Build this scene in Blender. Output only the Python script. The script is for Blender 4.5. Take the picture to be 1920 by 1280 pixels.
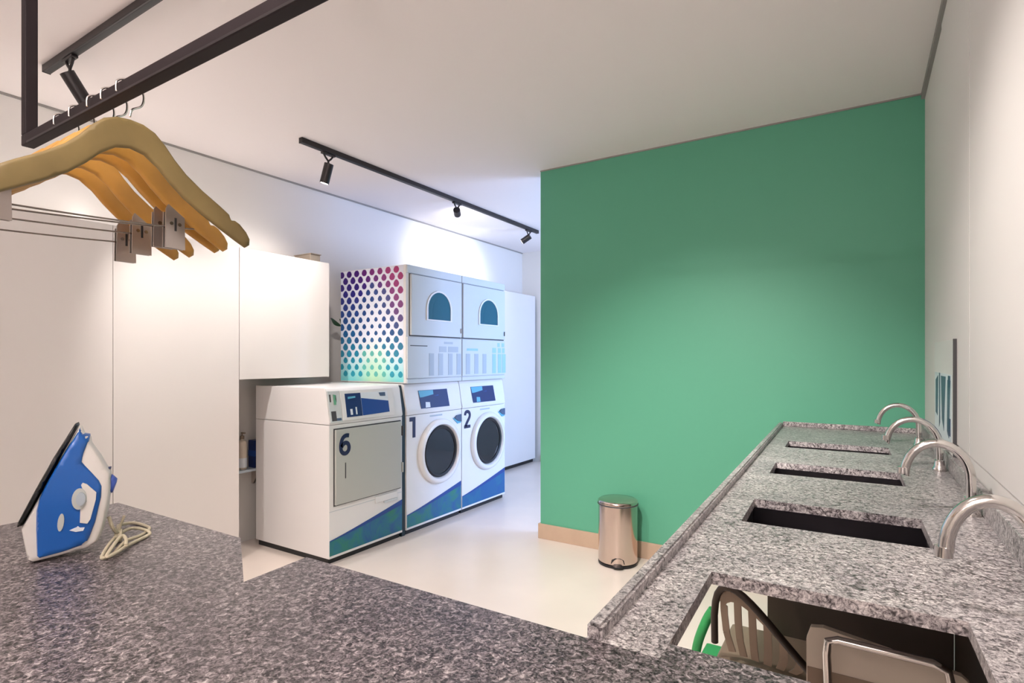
import bpy, bmesh, math, random
from mathutils import Vector, Matrix
from mathutils.geometry import delaunay_2d_cdt
random.seed(7)
scene = bpy.context.scene
col = scene.collection
for o in list(bpy.data.objects): bpy.data.objects.remove(o)

# ------------------------------------------------------------------ camera
F = 1050.0; HOR = 672.0; YAW = math.atan(658 / F); CZ = 1.28
cam = bpy.data.cameras.new('camera'); camo = bpy.data.objects.new('camera', cam); col.objects.link(camo)
cam.sensor_width = 36; cam.lens = F / 1920 * 36; cam.shift_y = (HOR - 640) / 1920
cam.clip_start = 0.02; cam.clip_end = 60
camo.location = (0, 0, CZ); camo.rotation_euler = (math.pi / 2, 0, YAW)
scene.camera = camo
scene.view_settings.view_transform = 'Standard'; scene.view_settings.look = 'None'
scene.view_settings.gamma = 1; scene.view_settings.use_curve_mapping = False
scene.view_settings.exposure = 1.2
# ------------------------------------------------------------------ world and large lights
w = bpy.data.worlds.new('world'); scene.world = w; w.use_nodes = True
w.node_tree.nodes['Background'].inputs[0].default_value = (0.55, 0.68, 1.0, 1)
w.node_tree.nodes['Background'].inputs[1].default_value = 0.3

def area(name, loc, target, sx, sy, watts, color):
    l = bpy.data.lights.new(name, 'AREA'); l.shape = 'RECTANGLE'; l.size = sx; l.size_y = sy
    l.energy = watts; l.color = color
    o = bpy.data.objects.new(name, l); col.objects.link(o); o.location = loc
    o.rotation_euler = (Vector(target) - Vector(loc)).to_track_quat('-Z', 'Y').to_euler()
    return o
YB_ = -1.7
WARM = (1.0, 0.93, 0.885)
area('added_ceiling_fill', (-0.35, -0.35, 2.565), (-0.35, -0.35, 0), 1.15, 0.28, 5, WARM)  # added fill from behind the camera, no fitting known there
area('added_wall_fill', (-.45, YB_ + .10, 1.72), (-.45, YB_ + .10 + .2, 2.7), 0.7, 0.10, 18, (1.0, 0.88, 0.88))  # added uplight, unseen, to brighten the ceiling
area('added_cupboard_fill', (-3.50, 1.35, 2.01), (-3.40, 1.35, 3.0), 0.03, 2.4, 0.9, (1.0, 0.90, 0.84))  # added uplight hidden on the cupboards, brightens ceiling and wall
area('corridor_daylight', (0.20, 4.85, 1.35), (-3, 4.85, 1.2), 1.3, 1.3, 46, (0.42, 0.58, 1.0))

# ------------------------------------------------------------------ helpers
MATW = {}
def rot_mat(loc, rz): return Matrix.Translation(Vector(loc)) @ Matrix.Rotation(rz, 4, 'Z')
def tag(o, label=None, cat=None, group=None, kind=None):
    if label: o['label'] = label
    if cat: o['category'] = cat
    if group: o['group'] = group
    if kind: o['kind'] = kind
    return o
def thing(name, label, cat, loc=(0, 0, 0), rz=0, group=None):
    o = bpy.data.objects.new(name, None); col.objects.link(o); o.empty_display_size = 0.05
    o.location = loc; o.rotation_euler = (0, 0, rz); MATW[o.name] = rot_mat(loc, rz)
    return tag(o, label, cat, group)
def obj(name, bm, m, parent=None, smooth=None, local=False):
    """bm is in world space unless local; converted to the space of the thing it belongs to"""
    bmesh.ops.remove_doubles(bm, verts=bm.verts, dist=1e-6)
    if parent is not None and not local:
        bm.transform(MATW[parent.name].inverted())
    bmesh.ops.recalc_face_normals(bm, faces=bm.faces)
    me = bpy.data.meshes.new(name)
    if smooth is not None:
        for f in bm.faces: f.smooth = True
        for e in bm.edges:
            if len(e.link_faces) == 2: e.smooth = e.calc_face_angle(0) < math.radians(smooth)
    bm.to_mesh(me); bm.free()
    o = bpy.data.objects.new(name, me); col.objects.link(o); me.materials.append(m)
    if parent is not None:
        o.parent = parent; MATW[o.name] = MATW[parent.name]
    return o
def struct(name, bm, m, smooth=None, label=None):
    o = obj(name, bm, m, None, smooth); o['kind'] = 'structure'
    if label: o['label'] = label
    return o
def copy_tree(o, parent=None):
    c = o.copy(); col.objects.link(c)
    c.parent = parent
    for ch in [k for k in o.children]: copy_tree(ch, c)
    return c
def NB(): return bmesh.new()
def box(bm, x0, x1, y0, y1, z0, z1, bevel=0, seg=2):
    r = bmesh.ops.create_cube(bm, size=1)
    vs = r['verts']
    for v in vs:
        v.co = Vector((x0 + (v.co.x + .5) * (x1 - x0), y0 + (v.co.y + .5) * (y1 - y0), z0 + (v.co.z + .5) * (z1 - z0)))
    if bevel:
        es = list({e for v in vs for e in v.link_edges})
        bmesh.ops.bevel(bm, geom=es, offset=bevel, segments=seg, affect='EDGES', profile=0.5)
    return bm
def frame_basis(d):
    d = d.normalized(); a = Vector((0, 0, 1)) if abs(d.z) < .9 else Vector((1, 0, 0))
    s = d.cross(a).normalized(); return s, s.cross(d).normalized()
def cyl(bm, p0, p1, r0, r1=None, n=20, cap=True):
    p0, p1 = Vector(p0), Vector(p1); r1 = r0 if r1 is None else r1
    s, t = frame_basis(p1 - p0)
    A = []; B = []
    for i in range(n):
        a = 2 * math.pi * i / n; q = s * math.cos(a) + t * math.sin(a)
        A.append(bm.verts.new(p0 + q * r0)); B.append(bm.verts.new(p1 + q * r1))
    for i in range(n):
        j = (i + 1) % n; bm.faces.new((A[i], A[j], B[j], B[i]))
    if cap: bm.faces.new(A[::-1]); bm.faces.new(B)
    return bm
def tube(bm, pts, r, n=10, closed=False, radii=None):
    pts = [Vector(p) for p in pts]; rings = []; up = None; m = len(pts)
    for i, p in enumerate(pts):
        a = pts[(i - 1) % m] if (closed or i > 0) else p
        b = pts[(i + 1) % m] if (closed or i < m - 1) else p
        d = (b - a).normalized()
        if up is None: s, t = frame_basis(d)
        else:
            s = up - d * up.dot(d); s.normalize(); t = s.cross(d)
        up = s; rr = radii[i] if radii else r
        rings.append([bm.verts.new(p + (s * math.cos(2 * math.pi * k / n) + t * math.sin(2 * math.pi * k / n)) * rr) for k in range(n)])
    for i in range(m if closed else m - 1):
        A, B = rings[i], rings[(i + 1) % m]
        sh = 0
        if closed and i == m - 1:
            sh = min(range(n), key=lambda q: (A[0].co - B[q].co).length)
        for k in range(n):
            l = (k + 1) % n
            try: bm.faces.new((A[k], A[l], B[(l + sh) % n], B[(k + sh) % n]))
            except ValueError: pass
    if not closed:
        bm.faces.new(rings[0][::-1]); bm.faces.new(rings[-1])
    return bm
def smooth_path(pts, k=6, closed=False):
    pts = [Vector(p) for p in pts]; n = len(pts); out = []
    for i in range(n if closed else n - 1):
        g = lambda j: pts[j % n] if closed else pts[max(0, min(n - 1, j))]
        p0, p1, p2, p3 = g(i - 1), g(i), g(i + 1), g(i + 2)
        for q in range(k):
            t = q / k
            out.append(.5 * ((2 * p1) + (-p0 + p2) * t + (2 * p0 - 5 * p1 + 4 * p2 - p3) * t * t + (-p0 + 3 * p1 - 3 * p2 + p3) * t ** 3))
    if not closed: out.append(pts[-1])
    return out
def lathe(bm, prof, c, axis='Z', n=40):
    c = Vector(c); rings = []
    for (r, h) in prof:
        ring = []
        for k in range(n):
            a = 2 * math.pi * k / n; u, v = r * math.cos(a), r * math.sin(a)
            p = (u, v, h) if axis == 'Z' else (h, u, v)
            ring.append(bm.verts.new(c + Vector(p)))
        rings.append(ring)
    for A, B in zip(rings, rings[1:]):
        for k in range(n):
            l = (k + 1) % n; bm.faces.new((A[k], A[l], B[l], B[k]))
    for R_, (r, h) in ((rings[0], prof[0]), (rings[-1], prof[-1])):
        if r > 1e-5: bm.faces.new(R_)
    return bm
def prism(bm, poly, fn, d0, d1):
    """poly of 2D points; fn(u, v, d) -> 3D; extruded from d0 to d1"""
    A = [bm.verts.new(fn(u, v, d0)) for u, v in poly]; B = [bm.verts.new(fn(u, v, d1)) for u, v in poly]
    bm.faces.new(A); bm.faces.new(B[::-1]); n = len(poly)
    for i in range(n):
        j = (i + 1) % n; bm.faces.new((A[i], B[i], B[j], A[j]))
    return bm
def slab_from_cells(bm, cells, z0, z1):
    """cells: list of quads of (x, y); shared corners are merged, outer edges closed"""
    vd = {}
    def V(p, z):
        k = (round(p[0], 5), round(p[1], 5), z)
        if k not in vd: vd[k] = bm.verts.new(k)
        return vd[k]
    cnt = {}
    for q in cells:
        bm.faces.new([V(p, z1) for p in q]); bm.faces.new([V(p, z0) for p in q][::-1])
        for a, b in zip(q, q[1:] + q[:1]):
            ka, kb = (round(a[0], 5), round(a[1], 5)), (round(b[0], 5), round(b[1], 5))
            cnt.setdefault(frozenset((ka, kb)), []).append((ka, kb))
    for e in cnt.values():
        if len(e) == 1:
            a, b = e[0]; bm.faces.new((V(a, z1), V(a, z0), V(b, z0), V(b, z1)))
    return bm
def inside(p, poly):
    x, y = p; c = False
    for (x0, y0), (x1, y1) in zip(poly, poly[1:] + poly[:1]):
        if (y0 > y) != (y1 > y) and x < (x1 - x0) * (y - y0) / (y1 - y0) + x0: c = not c
    return c
def edge_dist(p, poly):
    best = 9
    P = Vector(p)
    for a, b in zip(poly, poly[1:] + poly[:1]):
        a, b = Vector(a), Vector(b); d = b - a
        t = max(0, min(1, (P - a).dot(d) / max(d.length_squared, 1e-12)))
        best = min(best, (P - a - d * t).length)
    return best
def inflate(bm, poly, fn, hw, step, rnd):
    """a pillow-edged solid from a flat outline: fn(u, v, d) -> 3D, hw(u, v) half thickness, rnd edge radius"""
    poly = [tuple(p) for p in poly]; ring = []
    for a, b in zip(poly, poly[1:] + poly[:1]):
        L = math.dist(a, b); k = max(1, round(L / step))
        ring += [(a[0] + (b[0] - a[0]) * i / k, a[1] + (b[1] - a[1]) * i / k) for i in range(k)]
    us = [p[0] for p in ring]; vs = [p[1] for p in ring]; pts = list(ring)
    for dd in (.25, .6, 1.0):                                   # rings following the edge
        for i, p in enumerate(ring):
            a, b = Vector(ring[i - 1]), Vector(ring[(i + 1) % len(ring)]); t = b - a
            if t.length < 1e-9: continue
            for sg in (1, -1):
                q = (p[0] - sg * t.y / t.length * rnd * dd, p[1] + sg * t.x / t.length * rnd * dd)
                if inside(q, poly) and edge_dist(q, poly) > rnd * dd * .9: pts.append(q)
    y = min(vs)
    while y < max(vs):
        x = min(us)
        while x < max(us):
            if inside((x, y), poly) and edge_dist((x, y), poly) > rnd * 1.3: pts.append((x, y))
            x += step
        y += step
    n = len(ring)
    V, E_, Fc, *_ = delaunay_2d_cdt([Vector(p) for p in pts], [(i, (i + 1) % n) for i in range(n)], [], 0, 1e-7)
    top = []; bot = []
    for v in V:
        d = min(1, edge_dist(v, ring) / rnd); h = hw(v.x, v.y) * (.12 + .88 * math.sqrt(max(0, 1 - (1 - d) ** 2)))
        top.append(bm.verts.new(fn(v.x, v.y, h))); bot.append(bm.verts.new(fn(v.x, v.y, -h)))
    used = {}
    for f in Fc:
        c = sum((V[i] for i in f), Vector((0, 0))) / len(f)
        if not inside((c.x, c.y), ring): continue
        bm.faces.new([top[i] for i in f]); bm.faces.new([bot[i] for i in f][::-1])
        for a, b in zip(f, list(f[1:]) + [f[0]]): used.setdefault(frozenset((a, b)), []).append((a, b))
    for e in used.values():
        if len(e) == 1:
            a, b = e[0]; bm.faces.new((top[a], bot[a], bot[b], top[b]))
    return bm
def ribbon(bm, pts, wdt, fn, d0, d1):
    """thick flat stroke along a 2D path"""
    pts = [Vector(p) for p in pts]; L = []; R = []
    for i, p in enumerate(pts):
        d = (pts[min(i + 1, len(pts) - 1)] - pts[max(i - 1, 0)]).normalized(); nn = Vector((-d.y, d.x)) * wdt / 2
        L.append(p + nn); R.append(p - nn)
    for i in range(len(pts) - 1):
        q = [L[i], L[i + 1], R[i + 1], R[i]]
        prism(bm, [(a.x, a.y) for a in q], fn, d0, d1)
    return bm

# ------------------------------------------------------------------ materials
def mat(name, color=(.8, .8, .8), rough=.5, metal=0, spec=.5, emit=None, estr=0, coat=0, trans=0, bump=None, vary=None):
    m = bpy.data.materials.new(name); m.use_nodes = True; nt = m.node_tree; b = nt.nodes['Principled BSDF']
    b.inputs['Base Color'].default_value = (*color, 1); b.inputs['Roughness'].default_value = rough
    b.inputs['Metallic'].default_value = metal; b.inputs['Specular IOR Level'].default_value = spec
    if coat: b.inputs['Coat Weight'].default_value = coat; b.inputs['Coat Roughness'].default_value = .05
    if trans: b.inputs['Transmission Weight'].default_value = trans
    if emit: b.inputs['Emission Color'].default_value = (*emit, 1); b.inputs['Emission Strength'].default_value = estr
    tc = nt.nodes.new('ShaderNodeTexCoord')
    if vary:
        amt, sc = vary
        nz = nt.nodes.new('ShaderNodeTexNoise'); nz.inputs['Scale'].default_value = sc; nz.inputs['Detail'].default_value = 4
        nt.links.new(tc.outputs['Object'], nz.inputs['Vector'])
        cr = nt.nodes.new('ShaderNodeValToRGB')
        cr.color_ramp.elements[0].position = .3; cr.color_ramp.elements[1].position = .7
        cr.color_ramp.elements[0].color = (*[c * (1 - amt) for c in color], 1)
        cr.color_ramp.elements[1].color = (*[min(1, c * (1 + amt)) for c in color], 1)
        nt.links.new(nz.outputs['Fac'], cr.inputs['Fac']); nt.links.new(cr.outputs['Color'], b.inputs['Base Color'])
    if bump:
        st, sc = bump
        nz = nt.nodes.new('ShaderNodeTexNoise'); nz.inputs['Scale'].default_value = sc; nz.inputs['Detail'].default_value = 3
        nt.links.new(tc.outputs['Object'], nz.inputs['Vector'])
        bp = nt.nodes.new('ShaderNodeBump'); bp.inputs['Strength'].default_value = st; bp.inputs['Distance'].default_value = .002
        nt.links.new(nz.outputs['Fac'], bp.inputs['Height']); nt.links.new(bp.outputs['Normal'], b.inputs['Normal'])
    return m
def srgb(r, g, b):
    f = lambda c: (c / 255 / 12.92) if c <= 10 else ((c / 255 + .055) / 1.055) ** 2.4
    return (f(r), f(g), f(b))
def granite(name, veins):
    m = bpy.data.materials.new(name); m.use_nodes = True; nt = m.node_tree; N = nt.nodes; L = nt.links; b = N['Principled BSDF']
    tc = N.new('ShaderNodeTexCoord')
    def noise(sc, det, rg=.6, dist=0):
        n = N.new('ShaderNodeTexNoise'); n.inputs['Scale'].default_value = sc; n.inputs['Detail'].default_value = det
        n.inputs['Roughness'].default_value = rg; n.inputs['Distortion'].default_value = dist
        L.new(tc.outputs['Object'], n.inputs['Vector']); return n
    def ramp(src, stops):
        r = N.new('ShaderNodeValToRGB'); e = r.color_ramp.elements
        while len(e) < len(stops): e.new(.5)
        for k, (p, c) in enumerate(stops): e[k].position = p; e[k].color = (*c, 1)
        L.new(src, r.inputs['Fac']); return r
    def mix(a, b_, fac, mode='MIX'):
        x = N.new('ShaderNodeMix'); x.data_type = 'RGBA'; x.blend_type = mode
        if isinstance(fac, float): x.inputs['Factor'].default_value = fac
        else: L.new(fac, x.inputs['Factor'])
        L.new(a, x.inputs[6]); L.new(b_, x.inputs[7]); return x.outputs[2]
    n1 = noise(100, 4, .74, .9)
    c1 = ramp(n1.outputs['Fac'], [(.40, srgb(12, 10, 13)), (.46, srgb(52, 46, 49)), (.51, srgb(108, 99, 102)), (.58, srgb(152, 143, 145)), (.67, srgb(226, 218, 217))] if not veins else [(.36, srgb(26, 24, 26)), (.42, srgb(104, 98, 100)), (.48, srgb(176, 170, 170)), (.55, srgb(212, 207, 205)), (.65, srgb(248, 245, 242))])  # veined stops lighter, plain ones darker: lit and shaded tones of one granite
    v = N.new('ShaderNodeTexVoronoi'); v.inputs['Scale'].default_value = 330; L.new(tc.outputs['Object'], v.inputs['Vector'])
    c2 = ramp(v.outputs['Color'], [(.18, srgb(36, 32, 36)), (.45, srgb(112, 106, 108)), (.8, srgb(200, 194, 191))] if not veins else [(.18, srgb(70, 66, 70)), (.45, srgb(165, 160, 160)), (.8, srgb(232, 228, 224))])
    base = mix(c1.outputs[0], c2.outputs[0], .25)
    n2 = noise(6, 4, .6, .8)
    c3 = ramp(n2.outputs['Fac'], [(.3, (.62, .60, .63)), (.7, (1.0, .985, .98))])
    base = mix(base, c3.outputs[0], 1.0, 'MULTIPLY')
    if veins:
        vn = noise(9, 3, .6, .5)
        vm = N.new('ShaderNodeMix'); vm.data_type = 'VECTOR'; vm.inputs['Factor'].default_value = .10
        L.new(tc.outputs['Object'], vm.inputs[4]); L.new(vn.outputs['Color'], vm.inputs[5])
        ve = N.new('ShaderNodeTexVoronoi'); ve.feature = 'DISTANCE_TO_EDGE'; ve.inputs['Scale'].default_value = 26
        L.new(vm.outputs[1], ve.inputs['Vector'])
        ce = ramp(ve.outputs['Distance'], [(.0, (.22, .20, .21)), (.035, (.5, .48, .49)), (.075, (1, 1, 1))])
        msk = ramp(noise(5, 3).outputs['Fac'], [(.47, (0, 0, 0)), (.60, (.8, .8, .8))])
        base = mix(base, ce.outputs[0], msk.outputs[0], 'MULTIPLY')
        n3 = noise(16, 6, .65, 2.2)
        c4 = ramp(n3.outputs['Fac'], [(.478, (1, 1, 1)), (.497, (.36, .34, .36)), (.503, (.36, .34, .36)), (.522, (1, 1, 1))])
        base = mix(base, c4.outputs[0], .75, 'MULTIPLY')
    L.new(base, b.inputs['Base Color'])
    b.inputs['Roughness'].default_value = .34; b.inputs['Specular IOR Level'].default_value = .5
    bp = N.new('ShaderNodeBump'); bp.inputs['Strength'].default_value = .25; bp.inputs['Distance'].default_value = .0015
    L.new(n1.outputs['Fac'], bp.inputs['Height']); L.new(bp.outputs['Normal'], b.inputs['Normal'])
    return m
M = dict(
    wall=mat('wall_paint', srgb(226, 222, 218), .75, bump=(.05, 60)),
    ceil=mat('ceiling_paint', srgb(242, 234, 232), .85, bump=(.04, 60)),
    green=mat('green_paint', srgb(92, 167, 137), .5, spec=.4, bump=(.03, 90)),
    floor=mat('floor_porcelain', srgb(226, 213, 203), .28, vary=(.03, 3)),
    tile=mat('baseboard_tile', srgb(188, 162, 140), .45, vary=(.05, 9)),
    gap=mat('shadow_gap', srgb(150, 146, 142), .8),
    lam=mat('white_laminate', srgb(228, 222, 218), .38, vary=(.01, 2)),
    lamcore=mat('laminate_edge', srgb(196, 186, 178), .5),
    enamel=mat('white_enamel', srgb(233, 231, 230), .25, coat=.3),
    enamel2=mat('pale_grey_enamel', srgb(206, 211, 213), .28, coat=.3),
    greydoor=mat('grey_enamel_door', srgb(186, 187, 181), .32),
    seam=mat('dark_seam', srgb(70, 70, 72), .7),
    black=mat('black_powder_coat', srgb(34, 28, 30), .42),
    rail=mat('brown_black_powder_coat', srgb(38, 30, 33), .6, spec=.25),
    plinth=mat('plinth_black', srgb(30, 30, 32), .5),
    gapshade=mat('teal_black_gap_shade', srgb(24, 48, 58), .5),  # near-black teal: shade between two machines put into a colour
    navy=mat('navy_vinyl', srgb(22, 26, 70), .4),
    chrome=mat('chrome', srgb(225, 222, 218), .12, 1),
    steel=mat('brushed_steel', srgb(196, 188, 182), .3, 1),
    bin=mat('bin_steel', srgb(214, 196, 186), .16, 1),
    darksteel=mat('dark_steel', srgb(96, 92, 96), .32, 1),
    basin=mat('basin_steel', srgb(105, 100, 106), .3, 1),
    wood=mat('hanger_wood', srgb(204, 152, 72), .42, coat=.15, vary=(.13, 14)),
    wood_shaded=mat('hanger_wood_olive_shaded', srgb(132, 113, 70), .5, coat=.05, vary=(.1, 14)),  # darker than the other hangers: shadow put into the wood colour
    wire=mat('nickel_wire', srgb(150, 144, 138), .25, 1),
    clip=mat('clip_metal', srgb(186, 176, 170), .32, .85),
    clipdark=mat('clip_rubber', srgb(38, 34, 36), .6),
    blue=mat('iron_blue', srgb(28, 94, 176), .3, coat=.3),
    blue2=mat('iron_violet_blue', srgb(72, 100, 190), .35),
    ironw=mat('iron_white', srgb(224, 220, 214), .35),
    irong=mat('iron_grey', srgb(186, 190, 186), .3),
    sole=mat('iron_soleplate', srgb(18, 18, 20), .3),
    cord=mat('cord_beige', srgb(206, 196, 170), .8, bump=(.6, 400)),
    glassdark=mat('dryer_window', srgb(20, 92, 110), .3, spec=.3),
    rubber=mat('door_seal', srgb(22, 22, 26), .45),
    drum=mat('drum_steel', srgb(120, 112, 106), .3, 1),
    print_blue=mat('print_blue', srgb(24, 66, 142), .35),
    print_deep=mat('print_deep_blue', srgb(16, 40, 96), .35),
    print_sky=mat('print_light_blue', srgb(96, 172, 200), .4),
    print_white=mat('print_white', srgb(226, 232, 238), .4),
    print_grey=mat('print_grey', srgb(176, 186, 194), .45),
    print_slate=mat('print_slate', srgb(74, 92, 120), .4),
    print_pale=mat('print_pale_blue', srgb(158, 200, 222), .4),
    signboard=mat('sign_acrylic', srgb(222, 222, 218), .6),
    leaf=mat('leaf_green', srgb(40, 72, 44), .5),
    cream=mat('cream_plastic', srgb(214, 202, 186), .45),
    taupe=mat('taupe_plastic', srgb(142, 122, 104), .5),
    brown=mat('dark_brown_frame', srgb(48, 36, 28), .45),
    greenp=mat('green_plastic', srgb(52, 150, 84), .4),
    card=mat('cardboard', srgb(160, 148, 134), .8),
    lamp=mat('lamp_lens', (1, 1, 1), .4, emit=(1, .94, .88), estr=4),
)
def glass_mat():
    m = bpy.data.materials.new('clear_glass'); m.use_nodes = True; nt = m.node_tree
    for n in list(nt.nodes):
        if n.type != 'OUTPUT_MATERIAL': nt.nodes.remove(n)
    out = [n for n in nt.nodes][0]
    g = nt.nodes.new('ShaderNodeBsdfGlossy'); g.inputs['Roughness'].default_value = .03
    t = nt.nodes.new('ShaderNodeBsdfTransparent'); t.inputs['Color'].default_value = (.45, .44, .44, 1)
    f = nt.nodes.new('ShaderNodeFresnel'); f.inputs['IOR'].default_value = 1.6
    x = nt.nodes.new('ShaderNodeMixShader')
    nt.links.new(f.outputs[0], x.inputs[0]); nt.links.new(t.outputs[0], x.inputs[1]); nt.links.new(g.outputs[0], x.inputs[2])
    nt.links.new(x.outputs[0], out.inputs[0]); return m
M['glass'] = glass_mat()
def attr_mat(name, rough):
    m = bpy.data.materials.new(name); m.use_nodes = True; nt = m.node_tree; b = nt.nodes['Principled BSDF']
    a = nt.nodes.new('ShaderNodeVertexColor'); a.layer_name = 'print'
    nt.links.new(a.outputs['Color'], b.inputs['Base Color']); b.inputs['Roughness'].default_value = rough
    return m
M['print'] = attr_mat('printed_vinyl', .35)
def wedge_mat(name, top, mid, low, grn):
    m = bpy.data.materials.new(name); m.use_nodes = True; nt = m.node_tree; b = nt.nodes['Principled BSDF']; L = nt.links
    tc = nt.nodes.new('ShaderNodeTexCoord'); n = nt.nodes.new('ShaderNodeTexNoise')
    n.inputs['Scale'].default_value = 7; n.inputs['Detail'].default_value = 8; n.inputs['Distortion'].default_value = 1.5
    L.new(tc.outputs['Object'], n.inputs['Vector'])
    r = nt.nodes.new('ShaderNodeValToRGB'); e = r.color_ramp.elements
    e[0].position = .32; e[0].color = (*mid, 1); e[1].position = .72; e[1].color = (*grn, 1)
    x = e.new(.52); x.color = (*low, 1)
    L.new(n.outputs['Fac'], r.inputs['Fac']); L.new(r.outputs[0], b.inputs['Base Color']); b.inputs['Roughness'].default_value = .35
    return m
M['wedge'] = wedge_mat('wave_print_green', None, srgb(24, 84, 150), srgb(26, 112, 132), srgb(40, 128, 100))
M['wedge2'] = wedge_mat('wave_print_teal', None, srgb(14, 88, 152), srgb(16, 96, 150), srgb(22, 112, 150))
M['granite'] = granite('speckled_granite_shaded', False)
M['granite_lit'] = granite('veined_granite_lit', True)  # veins are the stone's; the paler tone carries the light on the counter

# ------------------------------------------------------------------ room shell
CH = 2.62; XL = -3.67; XR = 0.265; YG = 3.50; YF = 6.10; YB = -1.7
struct('floor', box(NB(), XL - .1, XR + .1, YB - .1, YF + .1, -.1, 0), M['floor'], label='pale beige porcelain floor')
struct('ceiling', box(NB(), XL - .1, XR + .1, YB - .1, YF + .1, CH, CH + .1), M['ceil'], label='off white painted ceiling')
struct('wall_left', box(NB(), XL - .1, XL, YB - .1, YF + .1, 0, CH), M['wall'], label='white wall behind the cabinets and machines')
struct('wall_far', box(NB(), XL, XR, YF, YF + .1, 0, CH), M['wall'], label='white end wall behind the machines')
struct('wall_back', box(NB(), XL, XR, YB - .1, YB, 0, CH), M['wall'], label='white wall facing the green wall')
struct('wall_right', box(NB(), XR, XR + .1, YB, YG + .15, 0, CH), M['wall'], label='white wall behind the sink counter')
struct('wall_green', box(NB(), -1.952, XR, YG, YG + .15, 0, CH), M['green'], label='plain green painted partition wall')
# the corridor behind the green wall, with its daylight window
bm = NB()
y0, y1, z0, z1 = 4.15, 5.55, .7, 2.05
box(bm, XR, XR + .1, YG + .15, y0, 0, CH); box(bm, XR, XR + .1, y1, YF, 0, CH)
box(bm, XR, XR + .1, y0, y1, 0, z0); box(bm, XR, XR + .1, y0, y1, z1, CH)
struct('wall_corridor', bm, M['wall'], label='corridor wall with a window')
bm = NB()
box(bm, XR - .01, XR + .07, y0, y0 + .05, z0, z1); box(bm, XR - .01, XR + .07, y1 - .05, y1, z0, z1)
box(bm, XR - .01, XR + .07, y0 + .05, y1 - .05, z0, z0 + .05); box(bm, XR - .01, XR + .07, y0 + .05, y1 - .05, z1 - .05, z1)
wf = struct('window_1', bm, M['lam'], label='white framed corridor window')
MATW[wf.name] = Matrix.Identity(4)
obj('pane', box(NB(), XR + .03, XR + .036, y0 + .05, y1 - .05, z0 + .05, z1 - .05), M['glass'], wf)
# baseboard and shadow gaps
bm = NB(); box(bm, -1.966, XR, YG - .014, YG, 0, .105, .002, 1); box(bm, -1.966, -1.952, YG, YG + .15, 0, .105, .002, 1)
struct('baseboard_green', bm, M['tile'], label='beige tile skirting along the green wall')
struct('baseboard_far', box(NB(), -3.4, -1.5, YF - .012, YF, 0, .08), M['tile'], label='beige tile skirting along the end wall')
struct('trim_1', box(NB(), XR - .016, XR, YB, YG, CH - .03, CH), M['gap'], label='grey shadow gap strip above the sink wall')
struct('trim_2', box(NB(), -1.952, XR - .016, YG - .006, YG, CH - .008, CH), M['gap'], label='thin grey strip above the green wall')
struct('trim_3', box(NB(), XL, XL + .008, YB, YF, CH - .012, CH), M['gap'], label='thin grey strip above the left wall')
# thin cladding panels on the wall by the sinks
bm = NB(); box(bm, XR - .004, XR, 2.08, 2.755, 1.0, CH - .031); o = struct('trim_4', bm, M['wall'], label='flush white wall panel with fine vertical joints')
o2 = struct('trim_5', box(NB(), XR - .004, XR, -.6, 2.072, 1.0, CH - .031), M['wall'], label='flush white wall panel beyond the joint')

# added uplighter, unseen, to brighten the ceiling, on the wall facing the green one
for ux, lab in ((-.45, 'added unseen wall uplighter facing the green wall'),):
    t = thing('added_wall_lamp', lab, 'lamp', (ux, YB, 1.64))
    bm = NB(); prism(bm, [(YB, 1.59), (YB + .05, 1.59), (YB + .16, 1.69), (YB + .16, 1.698), (YB + .13, 1.692), (YB + .05, 1.62), (YB, 1.62)], lambda u, v, d: (d, u, v), ux - .38, ux + .38)
    obj('lamp_shell', bm, M['lam'], t)
    obj('diffuser', box(NB(), ux - .36, ux + .36, YB + .055, YB + .12, 1.675, 1.68), M['lamp'], t)

# added fill lamp, unseen, built as a ceiling panel over the worktop end of the room
for cx, lab in ((-.37, 'added unseen ceiling panel lamp near the sink wall'),):
    t = thing('added_ceiling_lamp', lab, 'lamp', (cx, -.35, CH))
    obj('lamp_frame', box(NB(), cx - .62, cx + .62, -.52, -.18, CH - .045, CH, .004, 1), M['lam'], t)
    obj('diffuser', box(NB(), cx - .59, cx + .59, -.49, -.21, CH - .05, CH - .0449), M['lamp'], t)

# ------------------------------------------------------------------ tall cupboards and wall cabinet
XP = -3.35
ys = [-.02, .68, 1.385, 2.09]
labs = ['tall white cupboard farthest from the washing machines', 'tall white cupboard in the middle of the row', 'tall white cupboard beside the open recess']
for k in range(3):
    a, b = ys[k], ys[k + 1]
    t = thing('tall_cupboard', labs[k], 'cupboard', ((XL + XP) / 2, (a + b) / 2, 0), 0, 'tall white cupboards')
    obj('carcass', box(NB(), XL + .004, XP - .022, a + .001, b - .001, 0, 1.98), M['lamcore'], t)
    obj('door', box(NB(), XP - .02, XP, a + .0015, b - .0015, .006, 1.984, .001, 1), M['lam'], t)
t = thing('wall_cabinet', 'white handleless wall cabinet above the recess beside machine 6', 'cabinet', (XL, 2.44, 1.147))
obj('carcass', box(NB(), XL + .003, XP - .022, 2.094, 2.79, 1.152, 1.98), M['lamcore'], t)
obj('door', box(NB(), XP - .02, XP, 2.093, 2.796, 1.147, 1.985, .001, 1), M['lam'], t)
t = thing('storage_box', 'small grey-brown box lying on top of the wall cabinet', 'box', (-3.5, 2.74, 1.98))
bm = NB(); box(bm, -3.62, -3.44, 2.70, 2.788, 1.9805, 2.05, .002, 1); obj('carton', bm, M['card'], t)
obj('lid_flap', box(NB(), -3.63, -3.43, 2.698, 2.79, 2.0505, 2.056), M['card'], t)
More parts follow.
